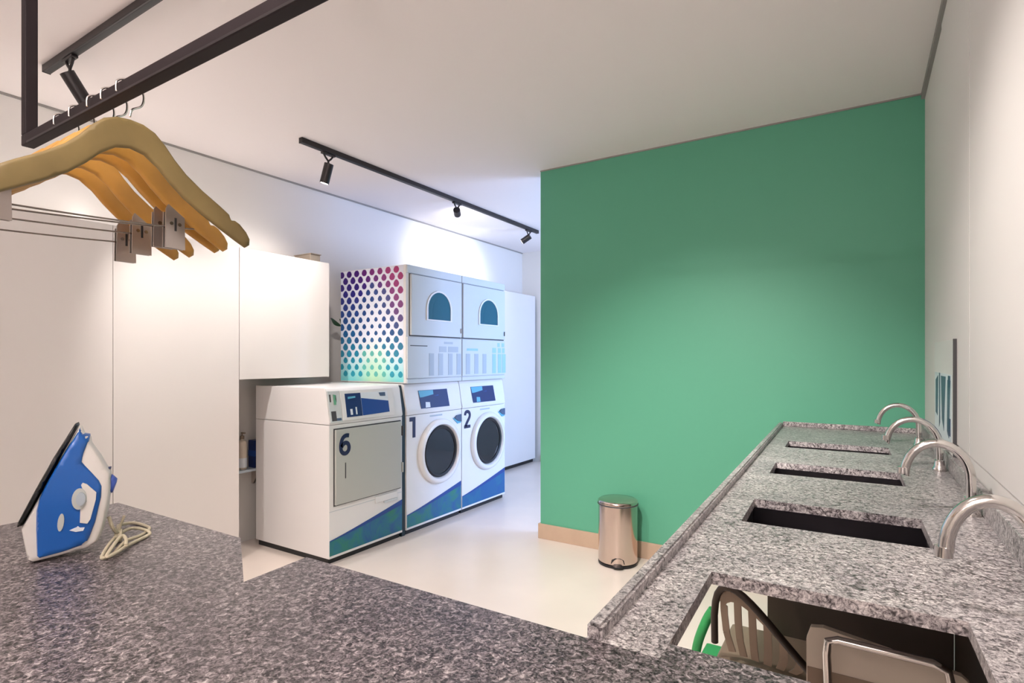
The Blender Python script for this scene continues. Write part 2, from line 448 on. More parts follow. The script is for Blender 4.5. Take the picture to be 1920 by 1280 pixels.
for nm, x, ya, yb, z, lab in (('added_light_strip', -3.50, .12, 2.58, 1.981, 'added slim light strip hidden on top of the tall cupboards'),):  # added strip, out of sight, lifts the ceiling brightness
    t = thing(nm, lab, 'lamp', (x, (ya + yb) / 2, z))
    obj('profile', box(NB(), x - .02, x + .02, ya, yb, z, z + .012, .001, 1), M['lam'], t)
    obj('diffuser', box(NB(), x - .016, x + .016, ya + .01, yb - .01, z + .0121, z + .016), M['lamp'], t)
# shelf in the recess with two containers
t = thing('shelf', 'small wall shelf in the recess below the wall cabinet', 'shelf', (-3.6, 2.3, .5))
obj('board', box(NB(), XL + .002, -3.556, 2.095, 2.42, .505, .52, .001, 1), M['print_grey'], t)
bm = NB(); prism(bm, [(XL + .002, .4), (XL + .02, .4), (-3.57, .504), (XL + .002, .504)], lambda u, v, d: (u, d, v), 2.12, 2.135)
obj('bracket', bm, M['steel'], t)
bm = NB(); prism(bm, [(XL + .002, .4), (XL + .02, .4), (-3.57, .504), (XL + .002, .504)], lambda u, v, d: (u, d, v), 2.38, 2.395)
obj('bracket', bm, M['steel'], t)
bx_, by_ = -3.612, 2.275
t = thing('pump_bottle', 'slim cream bottle with a pump standing on the recess shelf', 'bottle', (bx_, by_, .5205))
obj('bottle_body', lathe(NB(), [(.026, .5205), (.03, .526), (.03, .70), (.024, .715), (.012, .722), (.012, .728)], (bx_, by_, 0)), M['cream'], t, 40)
bm = NB(); cyl(bm, (bx_, by_, .728), (bx_, by_, .75), .013); cyl(bm, (bx_, by_, .75), (bx_, by_, .768), .004); box(bm, bx_ - .006, bx_ + .03, by_ - .006, by_ + .006, .766, .774)
obj('pump', bm, M['taupe'], t)
bm = NB(); cyl(bm, (bx_, by_, .535), (bx_, by_, .60), .0304, cap=False); obj('label_sticker', bm, M['print_white'], t, 40)
t = thing('detergent_box', 'navy blue detergent box standing on the recess shelf', 'box', (-3.615, 2.38, .5205))
obj('carton', box(NB(), -3.65, -3.58, 2.345, 2.41, .5205, .71, .002, 1), M['print_deep'], t)
obj('printed_band', box(NB(), -3.651, -3.5795, 2.3445, 2.4105, .60, .64), M['print_blue'], t)

# ------------------------------------------------------------------ laundry machines (fronts face +x)
XM = -2.80
def fx(d): return lambda u, v, e: (XM + e, u, v)       # u = y, v = z, e = proud of the front
FN = lambda u, v, e: (XM + e, u, v)
ZT = 1.095; ZC = .864
CON = [(-3.55, ZC + .003), (XM - .001, ZC + .003), (XM + .006, ZC + .018), (XM - .004, ZC + .06), (XM - .026, ZT - .03), (XM - .034, ZT - .006), (XM - .045, ZT), (-3.55, ZT)]
def conx(z):                                            # front of the sloping console at height z
    if z <= ZC + .06: return XM + .006 + (z - ZC - .018) / .042 * -.010
    return XM - .004 + (z - ZC - .06) / (ZT - .03 - ZC - .06) * -.022
FC = lambda u, v, e: (conx(v) + e, u, v)
def digit(ch, parent, y, z, h):
    bm = NB(); wd = h * .68
    if ch == '1':
        p = [(.38, 0), (.70, 0), (.70, 1), (.02, 1), (.02, .80), (.38, .80)]
        prism(bm, [(y + a * h * .62, z + b * h) for a, b in p], FN, .0005, .0025)
    elif ch == '2':
        path = [(.13, .72), (.16, .84), (.30, .915), (.52, .90), (.66, .80), (.68, .66), (.56, .50), (.38, .34), (.16, .12)]
        sp = smooth_path([(a, b, 0) for a, b in path], 5)
        ribbon(bm, [(y + p.x * wd * 1.15, z + p.y * h) for p in sp], h * .18, FN, .0005, .0025)
        box(bm, XM + .0005, XM + .0025, y + .02 * wd, y + .86 * wd, z, z + h * .17)
    else:
        path = [(.80, .90), (.56, .915), (.34, .84), (.20, .66), (.15, .42), (.19, .22), (.36, .10), (.58, .09), (.76, .20), (.80, .38), (.70, .53), (.50, .58), (.30, .50), (.20, .40)]
        sp = smooth_path([(a, b, 0) for a, b in path], 5)
        ribbon(bm, [(y + p.x * wd * 1.1, z + p.y * h) for p in sp], h * .19, FN, .0005, .0028)
    return obj('number_decal', bm, M['navy'], parent)
def wedge(parent, y0, y1, za, zb, m, e=.0015):
    bm = NB()
    k = 10; top = [(y0 + (y1 - y0) * i / k, za + (zb - za) * (i / k) ** 1.12) for i in range(k + 1)]
    prism(bm, [(y0, .052), (y1, .052)] + top[::-1], FN, .0003, e); o = obj('wave_decal', bm, m, parent)
    bm = NB()
    for i in range(k):
        (a, b), (c, d) = top[i], top[i + 1]
        t0, t1 = .006 + .03 * i / k, .006 + .03 * (i + 1) / k
        prism(bm, [(a, b - t0), (c, d - t1), (c, d), (a, b)], FN, e, e + .0008)
    s = obj('wave_stripe', bm, M['print_blue'], o)
def housing(t, y0, y1, with_plate):
    if with_plate is None:
        obj('body', box(NB(), -3.55, XM, y0, y1, .035, ZC, .004, 2), M['enamel'], t)
    else:
        obj('body', box(NB(), -3.55, XM - .19, y0, y1, .035, ZC, .003, 1), M['enamel'], t)
        bm = NB(); box(bm, XM - .19, XM - .003, y0, y0 + .004, .035, ZC); box(bm, XM - .19, XM - .003, y1 - .004, y1, .035, ZC)
        box(bm, XM - .19, XM - .003, y0 + .004, y1 - .004, .035, .04); box(bm, XM - .19, XM - .003, y0 + .004, y1 - .004, ZC - .005, ZC)
        obj('side_skin', bm, M['enamel'], t)
        cy, cz, r = with_plate; bm = NB(); n = 64; R = []; S = []; S2 = []
        for i in range(n):
            a = 2 * math.pi * i / n; c, s = math.cos(a), math.sin(a)
            tx = ((y1 - cy) / c if c > 1e-9 else (y0 - cy) / c if c < -1e-9 else 1e9)
            tz = ((ZC - cz) / s if s > 1e-9 else (.04 - cz) / s if s < -1e-9 else 1e9)
            q = min(tx, tz)
            R.append(bm.verts.new((XM, cy + r * c, cz + r * s))); S.append(bm.verts.new((XM, cy + q * c, cz + q * s)))
        for i in range(n):
            j = (i + 1) % n; bm.faces.new((R[i], R[j], S[j], S[i]))
        # square the corners
        for yy in (y0, y1):
            for zz in (.04, ZC):
                near = sorted(S, key=lambda v: (v.co - Vector((XM, yy, zz))).length)[:2]
                if (near[0].co - Vector((XM, yy, zz))).length > 1e-4:
                    bm.faces.new((near[0], near[1], bm.verts.new((XM, yy, zz))))
        obj('front_panel', bm, M['enamel'], t)
    bm = NB(); prism(bm, CON, lambda u, v, d: (u, d, v), y0, y1)
    es = [e for e in bm.edges if abs(e.verts[0].co.y - e.verts[1].co.y) < 1e-6]
    bmesh.ops.bevel(bm, geom=es, offset=.003, segments=2, affect='EDGES')
    con = obj('console', bm, M['enamel'], t, 50)
    bm = NB(); box(bm, -3.53, XM - .02, y0 + .01, y1 - .01, 0, .035); obj('plinth', bm, M['plinth'], t)
    return con

# machine 6: tumble dryer with a square door
t = thing('tumble_dryer', 'white floor-standing dryer numbered 6 with a square door', 'dryer', (-3.17, 2.66, 0))
y0, y1 = 2.335, 2.985
con = housing(t, y0, y1, None)
dr = obj('door', box(NB(), XM, XM + .016, 2.376, 2.962, .362, .834, .004, 2), M['greydoor'], t)
obj('door_seam', box(NB(), XM - .002, XM + .002, 2.369, 2.969, .355, .841), M['seam'], t)
obj('pull_groove', box(NB(), XM + .0155, XM + .018, 2.448, 2.456, .52, .62, .001, 1), M['seam'], dr)
for z in (.47, .73):
    obj('hinge', box(NB(), XM, XM + .02, 2.9695, 2.9795, z, z + .07, .002, 1), M['seam'] if z > .6 else M['greydoor'], t)
obj('panel_joint', box(NB(), XM - .001, XM + .0008, y0 + .002, y1 - .002, .325, .328), M['print_grey'], t)
obj('lint_drawer', box(NB(), XM, XM + .008, 2.72, 2.93, .30, .345, .003, 2), M['enamel'], t)
obj('lint_drawer_lip', box(NB(), XM, XM + .012, 2.80, 2.93, .285, .30, .003, 2), M['enamel2'], t)
bz = obj('console_bezel', prism(NB(), [(2.438, .888), (2.90, .888), (2.90, 1.073), (2.438, 1.073)], FC, 0, .010), M['enamel'], t)
obj('display', prism(NB(), [(2.468, .905), (2.848, .912), (2.848, 1.055), (2.468, 1.055)], FC, .010, .0115), M['print_white'], bz)
obj('display_screen', prism(NB(), [(2.468, .905), (2.60, .9055), (2.60, 1.055), (2.468, 1.055)], FC, .0115, .0128), M['print_deep'], bz)
obj('display_band', prism(NB(), [(2.603, .906), (2.848, .912), (2.848, .988), (2.603, 1.02)], FC, .0115, .0128), M['print_blue'], bz)
obj('button', prism(NB(), [(2.50, .918), (2.518, .918), (2.518, .955), (2.50, .955)], FC, .0128, .015), M['print_white'], bz)
obj('button', prism(NB(), [(2.545, .918), (2.556, .918), (2.556, .965), (2.545, .965)], FC, .0128, .015), M['print_white'], bz)
obj('button', prism(NB(), [(2.49, 1.02), (2.552, 1.025), (2.552, 1.036), (2.49, 1.034)], FC, .0128, .015), M['print_sky'], bz)
obj('badge', prism(NB(), [(2.775, 1.025), (2.825, 1.022), (2.825, 1.048), (2.765, 1.048)], FC, .0115, .013), M['print_slate'], bz)
cp = obj('coin_plate', prism(NB(), [(2.342, .882), (2.436, .882), (2.436, 1.075), (2.342, 1.075)], FC, 0, .005), M['enamel2'], t)
obj('coin_slot', prism(NB(), [(2.35, .992), (2.362, .992), (2.362, 1.055), (2.35, 1.055)], FC, .005, .0062), M['seam'], cp)
bm = NB(); prism(bm, [(2.374, .99), (2.392, .99), (2.396, 1.01), (2.39, 1.025), (2.396, 1.05), (2.374, 1.055)], FC, .005, .014); obj('coin_slide', bm, M['chrome'], cp)
obj('coin_slot', prism(NB(), [(2.396, .995), (2.404, .995), (2.404, 1.05), (2.396, 1.05)], FC, .005, .0062), M['seam'], cp)
obj('coin_return', prism(NB(), [(2.352, .89), (2.428, .89), (2.428, .968), (2.352, .968)], FC, .005, .0058), M['print_slate'], cp)
obj('coin_return_rim', prism(NB(), [(2.352, .89), (2.39, .89), (2.39, .968), (2.352, .968)], FC, .0058, .0066), M['seam'], cp)
digit('6', dr, 2.398, .668, .135)
for v in dr.children:
    if v.name.startswith('number'): v.location.x = .016
wedge(t, 2.339, 2.981, .148, .272, M['wedge'])
obj('kick_strip', box(NB(), XM, XM + .002, y0 + .002, y1 - .002, .037, .0515), M['enamel'], t)
t = thing('gap_shade', 'dark teal block standing for the shadow between machine 6 and machine 1', 'strip', (-3.17, 3.007, 0))  # dark solid filling the gap in place of its shadow
bm = NB(); prism(bm, [(-3.5, 0), (XM - .012, 0), (XM - .012, ZC), (XM - .012, ZC + .05), (XM - .05, ZT - .01), (-3.5, ZT - .01)], lambda u, v, d: (u, d, v), 2.987, 3.027)
obj('shade_body', bm, M['gapshade'], t)
obj('shade_edge', box(NB(), XM - .012, XM - .009, 2.99, 3.024, .002, ZC), M['gapshade'], t)

# washing machines 1 and 2
def washer(num, y0, y1, lab, wm):
    yc = (y0 + y1) / 2
    t = thing('washing_machine', lab, 'washing machine', (-3.17, yc, 0))
    cy, cz = yc + .045, .56
    housing(t, y0, y1, (cy, cz, .235))
    # door: white ring, dark seal, glass, drum behind
    ring = obj('door_ring', lathe(NB(), [(.25, .0005), (.252, .012), (.244, .028), (.228, .036), (.212, .034), (.203, .020), (.200, .004), (.200, .0005)], (XM, cy, cz), 'X', 56), M['enamel'], t, 40)
    obj('door_seal', lathe(NB(), [(.199, .002), (.199, .016), (.188, .024), (.176, .016), (.172, -.02), (.172, -.05)], (XM, cy, cz), 'X', 56), M['rubber'], ring, 40)
    obj('door_glass', lathe(NB(), [(.0001, -.05), (.05, -.046), (.10, -.034), (.14, -.016), (.172, .004), (.186, .012)], (XM, cy, cz), 'X', 48), M['glass'], ring, 60)
    dm = obj('drum', lathe(NB(), [(.232, -.004), (.232, -.06), (.215, -.075), (.215, -.185), (.0001, -.187)], (XM, cy, cz), 'X', 48), M['darksteel'], t, 40)
    for k in range(3):
        a = math.radians(35 + 120 * k); c, s = math.cos(a), math.sin(a)
        bm = NB(); prism(bm, [(-.185, .03), (-.08, .022), (-.08, -.022), (-.185, -.03)], lambda u, v, d: (XM + u, cy + c * (.212 - d) - s * v, cz + s * (.212 - d) + c * v), 0, .05)
        obj('paddle', bm, M['drum'], dm)
    bm = NB(); cyl(bm, (XM - .184, cy, cz), (XM - .176, cy, cz), .07, n=32); obj('drum_hub', bm, M['drum'], dm, 40)
    ya, yb = y0 + .158, y0 + .495
    dp = obj('display', prism(NB(), [(ya, .905), (yb, .903), (yb - .008, 1.04), (ya - .012, 1.04)], FC, .0005, .003), M['print_deep'], t)
    obj('display_graphic', prism(NB(), [(ya, .985), (yb - .18, 1.005), (yb - .18, 1.038), (ya - .010, 1.038)], FC, .003, .0036), M['print_sky'], dp)
    obj('display_graphic', prism(NB(), [(ya + .05, .91), (ya + .105, .91), (ya + .105, .978), (ya + .06, .978)], FC, .003, .0036), M['print_white'] if num == '1' else M['print_sky'], dp)
    obj('display_graphic', prism(NB(), [(yb - .10, .93), (yb - .04, .93), (yb - .045, .965), (yb - .10, .965)], FC, .003, .0036), M['print_sky'], dp)
    obj('display_graphic', prism(NB(), [(ya + .11, .94), (yb - .12, .935), (yb - .12, 1.0), (ya + .11, .985)], FC, .003, .0036), M['print_blue'], dp)
    lt = obj('door_latch', prism(NB(), [(y1 - .10, .80), (y1 - .055, .775), (y1 - .012, .765), (y1 - .012, .825), (y1 - .07, .82)], FN, .0005, .012), M['print_slate'], t)
    obj('latch_rim', prism(NB(), [(y1 - .115, .80), (y1 - .055, .752), (y1 - .012, .755), (y1 - .012, .7655), (y1 - .055, .7755), (y1 - .098, .801)], FN, .0005, .006), M['print_sky'], lt)
    obj('name_strip', prism(NB(), [(yc - .07, .835), (yc + .08, .835), (yc + .08, .847), (yc - .07, .847)], FN, .0004, .001), M['print_grey'], t)
    digit(num, t, y0 + .028, .700, .15)
    wedge(t, y0 + .004, y1 - .004, .145, .278, wm)
    obj('kick_strip', box(NB(), XM, XM + .002, y0 + .002, y1 - .002, .037, .0515), M['enamel'], t)
    return t
washer('1', 3.03, 3.682, 'white front-loading washing machine numbered 1 beside the square-door dryer', M['wedge'])
washer('2', 3.690, 4.342, 'white front-loading washing machine numbered 2 at the end of the row', M['wedge2'])

# stacked dryers above 1 and 2
def color_layer(o, cols):
    at = o.data.color_attributes.new('print', 'FLOAT_COLOR', 'CORNER')
    for p in o.data.polygons:
        for li in p.loop_indices: at.data[li].color = (*cols(p, o.data.vertices[o.data.loops[li].vertex_index].co), 1)
ZD0, ZD1 = 1.098, 1.965
def lerp(a, b, t): return tuple(x + (y - x) * t for x, y in zip(a, b))
def stack_dryer(y0, y1, lab, left):
    yc = (y0 + y1) / 2
    t = thing('stacked_dryer', lab, 'dryer', (-3.17, yc, ZD0))
    obj('body', box(NB(), -3.50, XM - .008, y0, y1, ZD0, ZD1, .004, 2), M['enamel'], t)
    bm = NB(); box(bm, XM - .008, XM + .004, y0 + .001, y1 - .001, 1.905, ZD1 - .002, .003, 2)
    obj('top_rail', bm, M['enamel2'], t)
    # door with an arched window
    da, db, dz0, dz1 = y0 + .038, y1 - .008, 1.452, 1.898
    if not left: da, db = y0 + .008, y1 - .012
    d = obj('door', box(NB(), XM - .008, XM + .012, da, db, dz0, dz1, .004, 2), M['enamel2'], t)
    obj('door_gap', box(NB(), XM - .009, XM - .0065, da - .006, db + .006, dz0 - .008, dz1 + .005), M['seam'], t)
    wy = y0 + .352 if left else y0 + .372; wb, ws, r = 1.578, 1.66, .136
    arch = [(wy - r, wb), (wy + r, wb), (wy + r, ws)] + [(wy + r * math.cos(math.pi * k / 14), ws + .13 * math.sin(math.pi * k / 14)) for k in range(1, 14)] + [(wy - r, ws)]
    big = [(wy + (u - wy) * 1.12, 1.668 + (v - 1.668) * 1.1) for u, v in arch]
    fr = NB()
    n = len(arch)
    for i in range(n):
        j = (i + 1) % n
        prism(fr, [arch[i], arch[j], big[j], big[i]], FN, .012, .020)
    f = obj('window_frame', fr, M['enamel'], d)
    obj('window_glass', prism(NB(), arch, FN, .012, .0155), M['glassdark'], d)
    mid = [(wy + .02 + (u - wy) * .72, 1.66 + (v - 1.668) * .74) for u, v in arch]
    obj('drum_opening', prism(NB(), mid, FN, .0155, .0160), M['glassdark'], f)
    obj('door_catch', box(NB(), XM + .012, XM + .02, db - .02, db - .012, 1.485, 1.525, .002, 1), M['steel'] if left else M['seam'], d)
    # lower service panel with grilles and printed notices
    lp = obj('service_panel', box(NB(), XM - .008, XM + .006, y0 + .004, y1 - .004, 1.135, 1.44, .003, 2), M['enamel2'], t)
    PN = lambda u, v, e: (XM + .006 + e, u, v)
    if left:
        obj('panel_line', prism(NB(), [(y0 + .03, 1.372), (y0 + .22, 1.372), (y0 + .22, 1.378), (y0 + .03, 1.378)], PN, 0, .001), M['seam'], lp)
    spec = [(.42, .53, 1.395, 1.412), (.36, .45, 1.33, 1.375), (.47, .60, 1.33, 1.375)] if left else [(.06, .22, 1.345, 1.365), (.52, .56, 1.385, 1.42), (.59, .63, 1.385, 1.42), (.44, .50, 1.33, 1.375), (.53, .58, 1.33, 1.375), (.60, .64, 1.33, 1.375)]
    for a, b, c, e in spec:
        obj('notice', prism(NB(), [(y0 + a, c), (y0 + b, c), (y0 + b, e), (y0 + a, e)], PN, 0, .0008), M['print_grey'] if left else M['print_pale'], lp)
    for k, q in enumerate((.24, .35, .47, .58) if left else (.05, .17, .29, .44, .53, .60)):
        obj('vent_panel', prism(NB(), [(y0 + q, 1.15), (y0 + q + .055, 1.15), (y0 + q + .055, 1.32), (y0 + q, 1.32)], PN, 0, .002), M['print_grey'] if left or k < 3 else M['print_pale'], lp)
    obj('bottom_rail', box(NB(), XM - .008, XM + .004, y0 + .001, y1 - .001, ZD0, 1.13, .003, 2), M['enamel2'], t)
    if left:
        # printed vinyl on the side: drops on a white ground
        xa, xb = -3.494, XM - .03
        bm = NB(); n1, n2 = 10, 12
        g = [[bm.verts.new((xa + (xb - xa) * i / n1, y0 - .0012, ZD0 + .01 + (ZD1 - ZD0 - .014) * j / n2)) for j in range(n2 + 1)] for i in range(n1 + 1)]
        for i in range(n1):
            for j in range(n2): bm.faces.new((g[i][j], g[i + 1][j], g[i + 1][j + 1], g[i][j + 1]))
        sk = obj('side_print', bm, M['print'], t)
        gx = lambda co: (co.x + (-3.17) - xa) / (xb - xa); gz = lambda co: (co.z) / (ZD1 - ZD0)
        white = srgb(228, 232, 244)
        def ground(p, co):
            u, v = gx(co), gz(co)
            c = lerp(srgb(120, 226, 226), white, min(1, max(0, v / .26)))
            k = max(0, 1 - abs(u - .55) / .32) * max(0, 1 - v / .42)
            return lerp(c, srgb(206, 240, 190), k)
        color_layer(sk, ground)
        bm = NB(); cols = []
        row = 0; z = ZD1 - .03
        while z > ZD0 + .02:
            i = 0
            while True:
                x = xa + .012 + (.0415 if row % 2 else 0) + .083 * i
                if x > xb - .008: break
                u, v = (x - xa) / (xb - xa), (z - ZD0) / (ZD1 - ZD0)
                cen = max(0, 1 - math.hypot((u - .55) / .42, (v - .48) / .55))
                s = 1 - .42 * cen
                if v < .2: s *= .85
                wd, hh = .0285 * s, .0265 * s
                pts = []
                for k in range(12):
                    a = 2 * math.pi * k / 12; rr = 1.0 if math.sin(a) < .3 else 1.0 + .12 * math.sin(a)
                    px = x + wd * math.cos(a) * (1 - .22 * max(0, math.sin(a))); pz = z + hh * math.sin(a) * rr
                    pts.append((min(max(px, xa), xb), min(max(pz, ZD0 + .012), ZD1 - .006)))
                f = bm.faces.new([bm.verts.new((a, y0 - .0018, b)) for a, b in pts])
                top = lerp(srgb(66, 14, 116), srgb(168, 28, 104), min(1, max(0, (u - .25) / .6)))
                mid = lerp(srgb(44, 34, 130), srgb(150, 36, 110), min(1, max(0, (u - .62) / .3)))
                low = lerp(srgb(30, 92, 150), srgb(44, 84, 136), u); bot = srgb(44, 156, 178)
                if v > .8: c = lerp(mid, top, (v - .8) / .2)
                elif v > .45: c = lerp(low, mid, (v - .45) / .35)
                elif v > .12: c = lerp(bot, low, (v - .12) / .33)
                else: c = bot
                if cen > .3 and v > .35: c = lerp(c, srgb(40, 78, 134), .7)
                if v < .3 and abs(u - .55) < .18: c = lerp(c, srgb(120, 206, 176), .6)
                cols.append(c); i += 1
            z -= .0515; row += 1
        dp = obj('drop_print', bm, M['print'], sk)
        dp['kind'] = 'stuff'
        color_layer(dp, lambda p, co: cols[p.index])
    return t
stack_dryer(3.032, 3.683, 'upper dryer above machine 1 with drop-patterned side print', True)
stack_dryer(3.689, 4.340, 'upper dryer above machine 2 with blue tinted front', False)

# leaf sprig tucked behind the stacked dryer
t = thing('leaf_sprig', 'dark green leafy sprig peeking out behind the patterned dryer side', 'plant', (-3.56, 3.10, 1.101))
bm = NB(); tube(bm, smooth_path([(-3.57, 3.10, 1.101), (-3.575, 3.11, 1.3), (-3.58, 3.12, 1.5), (-3.585, 3.10, 1.60)]), .004, 8)
obj('stem', bm, M['leaf'], t, 60)
for (bx0, ex, ez, bz_) in ((-3.585, (-3.56, 2.99), 1.60, 1.545), (-3.578, (-3.585, 3.22), 1.46, 1.41), (-3.576, (-3.60, 3.20), 1.36, 1.30)):
    bm = NB(); a = Vector((bx0, 3.11, bz_)); b = Vector((ex[0], ex[1], ez)); d = b - a
    s = d.cross(Vector((1, 0, .3))).normalized(); nrm = s.cross(d).normalized(); prev = None
    for k in range(9):
        q = k / 8; wq = .022 * math.sin(math.pi * min(1, q * .93 + .05)) ** .8
        c = a + d * q - nrm * .015 * math.sin(math.pi * q)
        cur = [bm.verts.new(c - s * wq), bm.verts.new(c - nrm * .006), bm.verts.new(c + s * wq), bm.verts.new(c + nrm * .001)]
        if prev:
            for i in range(4): bm.faces.new((prev[i], prev[(i + 1) % 4], cur[(i + 1) % 4], cur[i]))
        prev = cur
    obj('leaf', bm, M['leaf'], t, 50)

# tall white locker in the far corner
t = thing('tall_locker', 'plain tall white locker in the corner past machine 2', 'locker', (-3.56, 5.65, 0))
obj('carcass', box(NB(), XL + .004, -3.472, 5.22, 6.05, .04, 2.05, .003, 1), M['lamcore'], t)
obj('door', box(NB(), -3.47, -3.45, 5.222, 6.048, .045, 2.052, .002, 1), M['lam'], t)
obj('plinth', box(NB(), XL + .01, -3.48, 5.23, 6.04, 0, .0395), M['plinth'], t)
obj('door_handle', box(NB(), -3.4495, -3.435, 5.26, 5.275, 1.0, 1.2, .004, 2), M['steel'], t)

# ------------------------------------------------------------------ pedal bin
bx_, by_ = -1.305, 3.335
t = thing('pedal_bin', 'shiny steel pedal bin standing against the green wall', 'bin', (bx_, by_, 0))
obj('bin_body', lathe(NB(), [(.112, .018), (.121, .022), (.121, .372), (.116, .376)], (bx_, by_, 0), 'Z', 56), M['bin'], t, 40)
ld = obj('lid', lathe(NB(), [(.1235, .3765), (.1245, .384), (.1225, .394), (.112, .401), (.06, .407), (.0001, .409)], (bx_, by_, 0), 'Z', 56), M['bin'], t, 50)
obj('lid_rim', lathe(NB(), [(.1232, .370), (.1262, .371), (.1262, .378), (.1232, .379)], (bx_, by_, 0), 'Z', 56), M['seam'], t, 40)
obj('base_ring', lathe(NB(), [(.118, 0), (.122, .003), (.122, .016), (.116, .0175)], (bx_, by_, 0), 'Z', 56), M['rubber'], t, 40)
fd = Vector((.36, -.933, 0)); sd = Vector((.933, .36, 0))
c0 = Vector((bx_, by_, 0))
bm = NB()
P = lambda f, s, z: c0 + fd * f + sd * s + Vector((0, 0, z))
for (f0, f1, w_, za, zb) in ((.10, .150, .03, .014, .022),):
    prism(bm, [(f0, -w_), (f1 - .012, -w_), (f1, -w_ * .6), (f1, w_ * .6), (f1 - .012, w_), (f0, w_)], lambda u, v, d: P(u, v, d), za, zb)
obj('pedal', bm, M['rubber'], t)
bm = NB(); pr = [(-.042, .03), (.042, .03), (.036, .055), (.015, .066), (-.015, .066), (-.036, .055)]
prism(bm, pr, lambda u, v, d: P(math.sqrt(max(0, .1215 ** 2 - u * u)) + d, u, v), -.001, .0012)
obj('pedal_opening', bm, M['rubber'], t)

# ------------------------------------------------------------------ granite worktop in front
ZK = .90; TH = .035
YE = .700
t = thing('granite_worktop', 'speckled granite worktop, coloured as shaded, with the iron standing on it', 'worktop', (-.85, .4, 0))
A_, B_, C_ = (-1.117, YE), (-.903, YE), (-.893, .565)
xs = [-1.665, -1.117, -.903, -.052]
cells = [[(-1.665, .08), (-1.117, .08), (-1.117, YE), (-1.665, YE)],
         [(-1.117, .08), (-.893, .08), C_, A_],
         [(-.893, .08), (-.219, .08), (-.219, YE), B_, C_],
         [(-.219, .08), (-.052, .08), (-.052, .744), (-.219, .744), (-.219, YE)]]
bm = NB(); slab_from_cells(bm, cells, ZK - TH, ZK)
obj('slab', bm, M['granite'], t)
for x in (-1.56, -.30):
    obj('support_leg', box(NB(), x, x + .03, .14, .54, 0, ZK - TH, .002, 1), M['lam'], t)
obj('stretcher', box(NB(), -1.53, -.30, .16, .18, .70, ZK - TH - .001, .002, 1), M['lam'], t)

# ------------------------------------------------------------------ sink counter along the right wall
fe = lambda y: -.318 - .030 * (y - .64)
hl = lambda y: -.224 - .034 * (y - .89)
hr = lambda y: .132 - .020 * (y - .89)
XBK = XR - .003
holes = [(.745, 1.035), (1.395, 1.635), (2.03, 2.255), (2.66, 2.865)]
t = thing('sink_counter', 'long grey granite sink counter, coloured as lit, with four cut-outs along the white wall', 'counter', (0, 2.1, 0))
cuts = [.701, .745]
for a, b in holes: cuts += [a, b] if a > .75 else [b]
cuts.append(YG - .003)
cells = []
hb = {a for a, b in holes}
for a, b in zip(cuts, cuts[1:]):
    cells.append([(fe(a), a), (hl(a), a), (hl(b), b), (fe(b), b)])
    if a < .74: continue
    if a not in hb: cells.append([(hl(a), a), (hr(a), a), (hr(b), b), (hl(b), b)])
    cells.append([(hr(a), a), (XBK, a), (XBK, b), (hr(b), b)])
cells[0] = [(fe(.701), .701), (-.2185, .701), (-.2185, .745), (hl(.745), .745), (fe(.745), .745)]
cells.append([(hr(.745), .30), (XBK, .30), (XBK, .745), (hr(.745), .745)])
bm = NB(); slab_from_cells(bm, cells, ZK - .022, ZK)
sl = obj('slab', bm, M['granite_lit'], t)
bm = NB(); pr = [(fe(.70), .701), (fe(.70) + .022, .701), (fe(3.49) + .022, 3.49), (fe(3.49), 3.49)]
prism(bm, pr, lambda u, v, d: (u, v, d), ZK - .06, ZK + .020)
bmesh.ops.bevel(bm, geom=list(bm.edges), offset=.004, segments=2, affect='EDGES')
obj('front_lip', bm, M['granite_lit'], t)
obj('end_upstand', box(NB(), fe(3.49) + .022, XBK - .018, YG - .02, YG - .003, ZK, ZK + .026, .002, 1), M['granite_lit'], t)
obj('back_upstand', box(NB(), XBK - .018, XBK, .30, YG - .003, ZK, ZK + .055, .002, 1), M['granite_lit'], t)
for y in (2.4, 3.42):
    bm = NB(); prism(bm, [(XBK, ZK - TH - .001), (-.10, ZK - TH - .001), (-.10, ZK - TH - .03), (.20, .62), (XBK, .58)], lambda u, v, d: (u, d, v), y, y + .03)
    obj('bracket', bm, M['steel'], t)
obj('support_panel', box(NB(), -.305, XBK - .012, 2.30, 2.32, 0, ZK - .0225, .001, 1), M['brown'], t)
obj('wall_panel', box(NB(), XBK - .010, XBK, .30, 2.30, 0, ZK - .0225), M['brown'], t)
# basins under three of the cut-outs
blab = ['sunken steel basin in the sink counter cut-out next to the open hole', 'sunken steel basin in the middle of the sink counter', 'sunken steel basin nearest the green wall']
for k, (a, b) in enumerate(holes[1:]):
    x0, x1 = hl((a + b) / 2) - .012, hr((a + b) / 2) + .012; a -= .008; b += .008; zt = ZK - .0225; zb = zt - .12
    t = thing('sink_basin', blab[k], 'sink', ((x0 + x1) / 2, (a + b) / 2, zb), 0, 'steel basins')
    bm = NB(); th = .004
    box(bm, x0, x1, a, b, zb, zb + th); box(bm, x0, x0 + th, a, b, zb + th, zt); box(bm, x1 - th, x1, a, b, zb + th, zt)
    box(bm, x0 + th, x1 - th, a, a + th, zb + th, zt); box(bm, x0 + th, x1 - th, b - th, b, zb + th, zt)
    obj('bowl', bm, M['basin'], t)
    cx, cy = (x0 + x1) / 2, (a + b) / 2
    obj('drain', lathe(NB(), [(.036, zb + th + .0003), (.034, zb + th + .003), (.026, zb + th + .002), (.02, zb + th + .0012), (.0001, zb + th + .0012)], (cx, cy, 0), 'Z', 28), M['chrome'], t, 40)
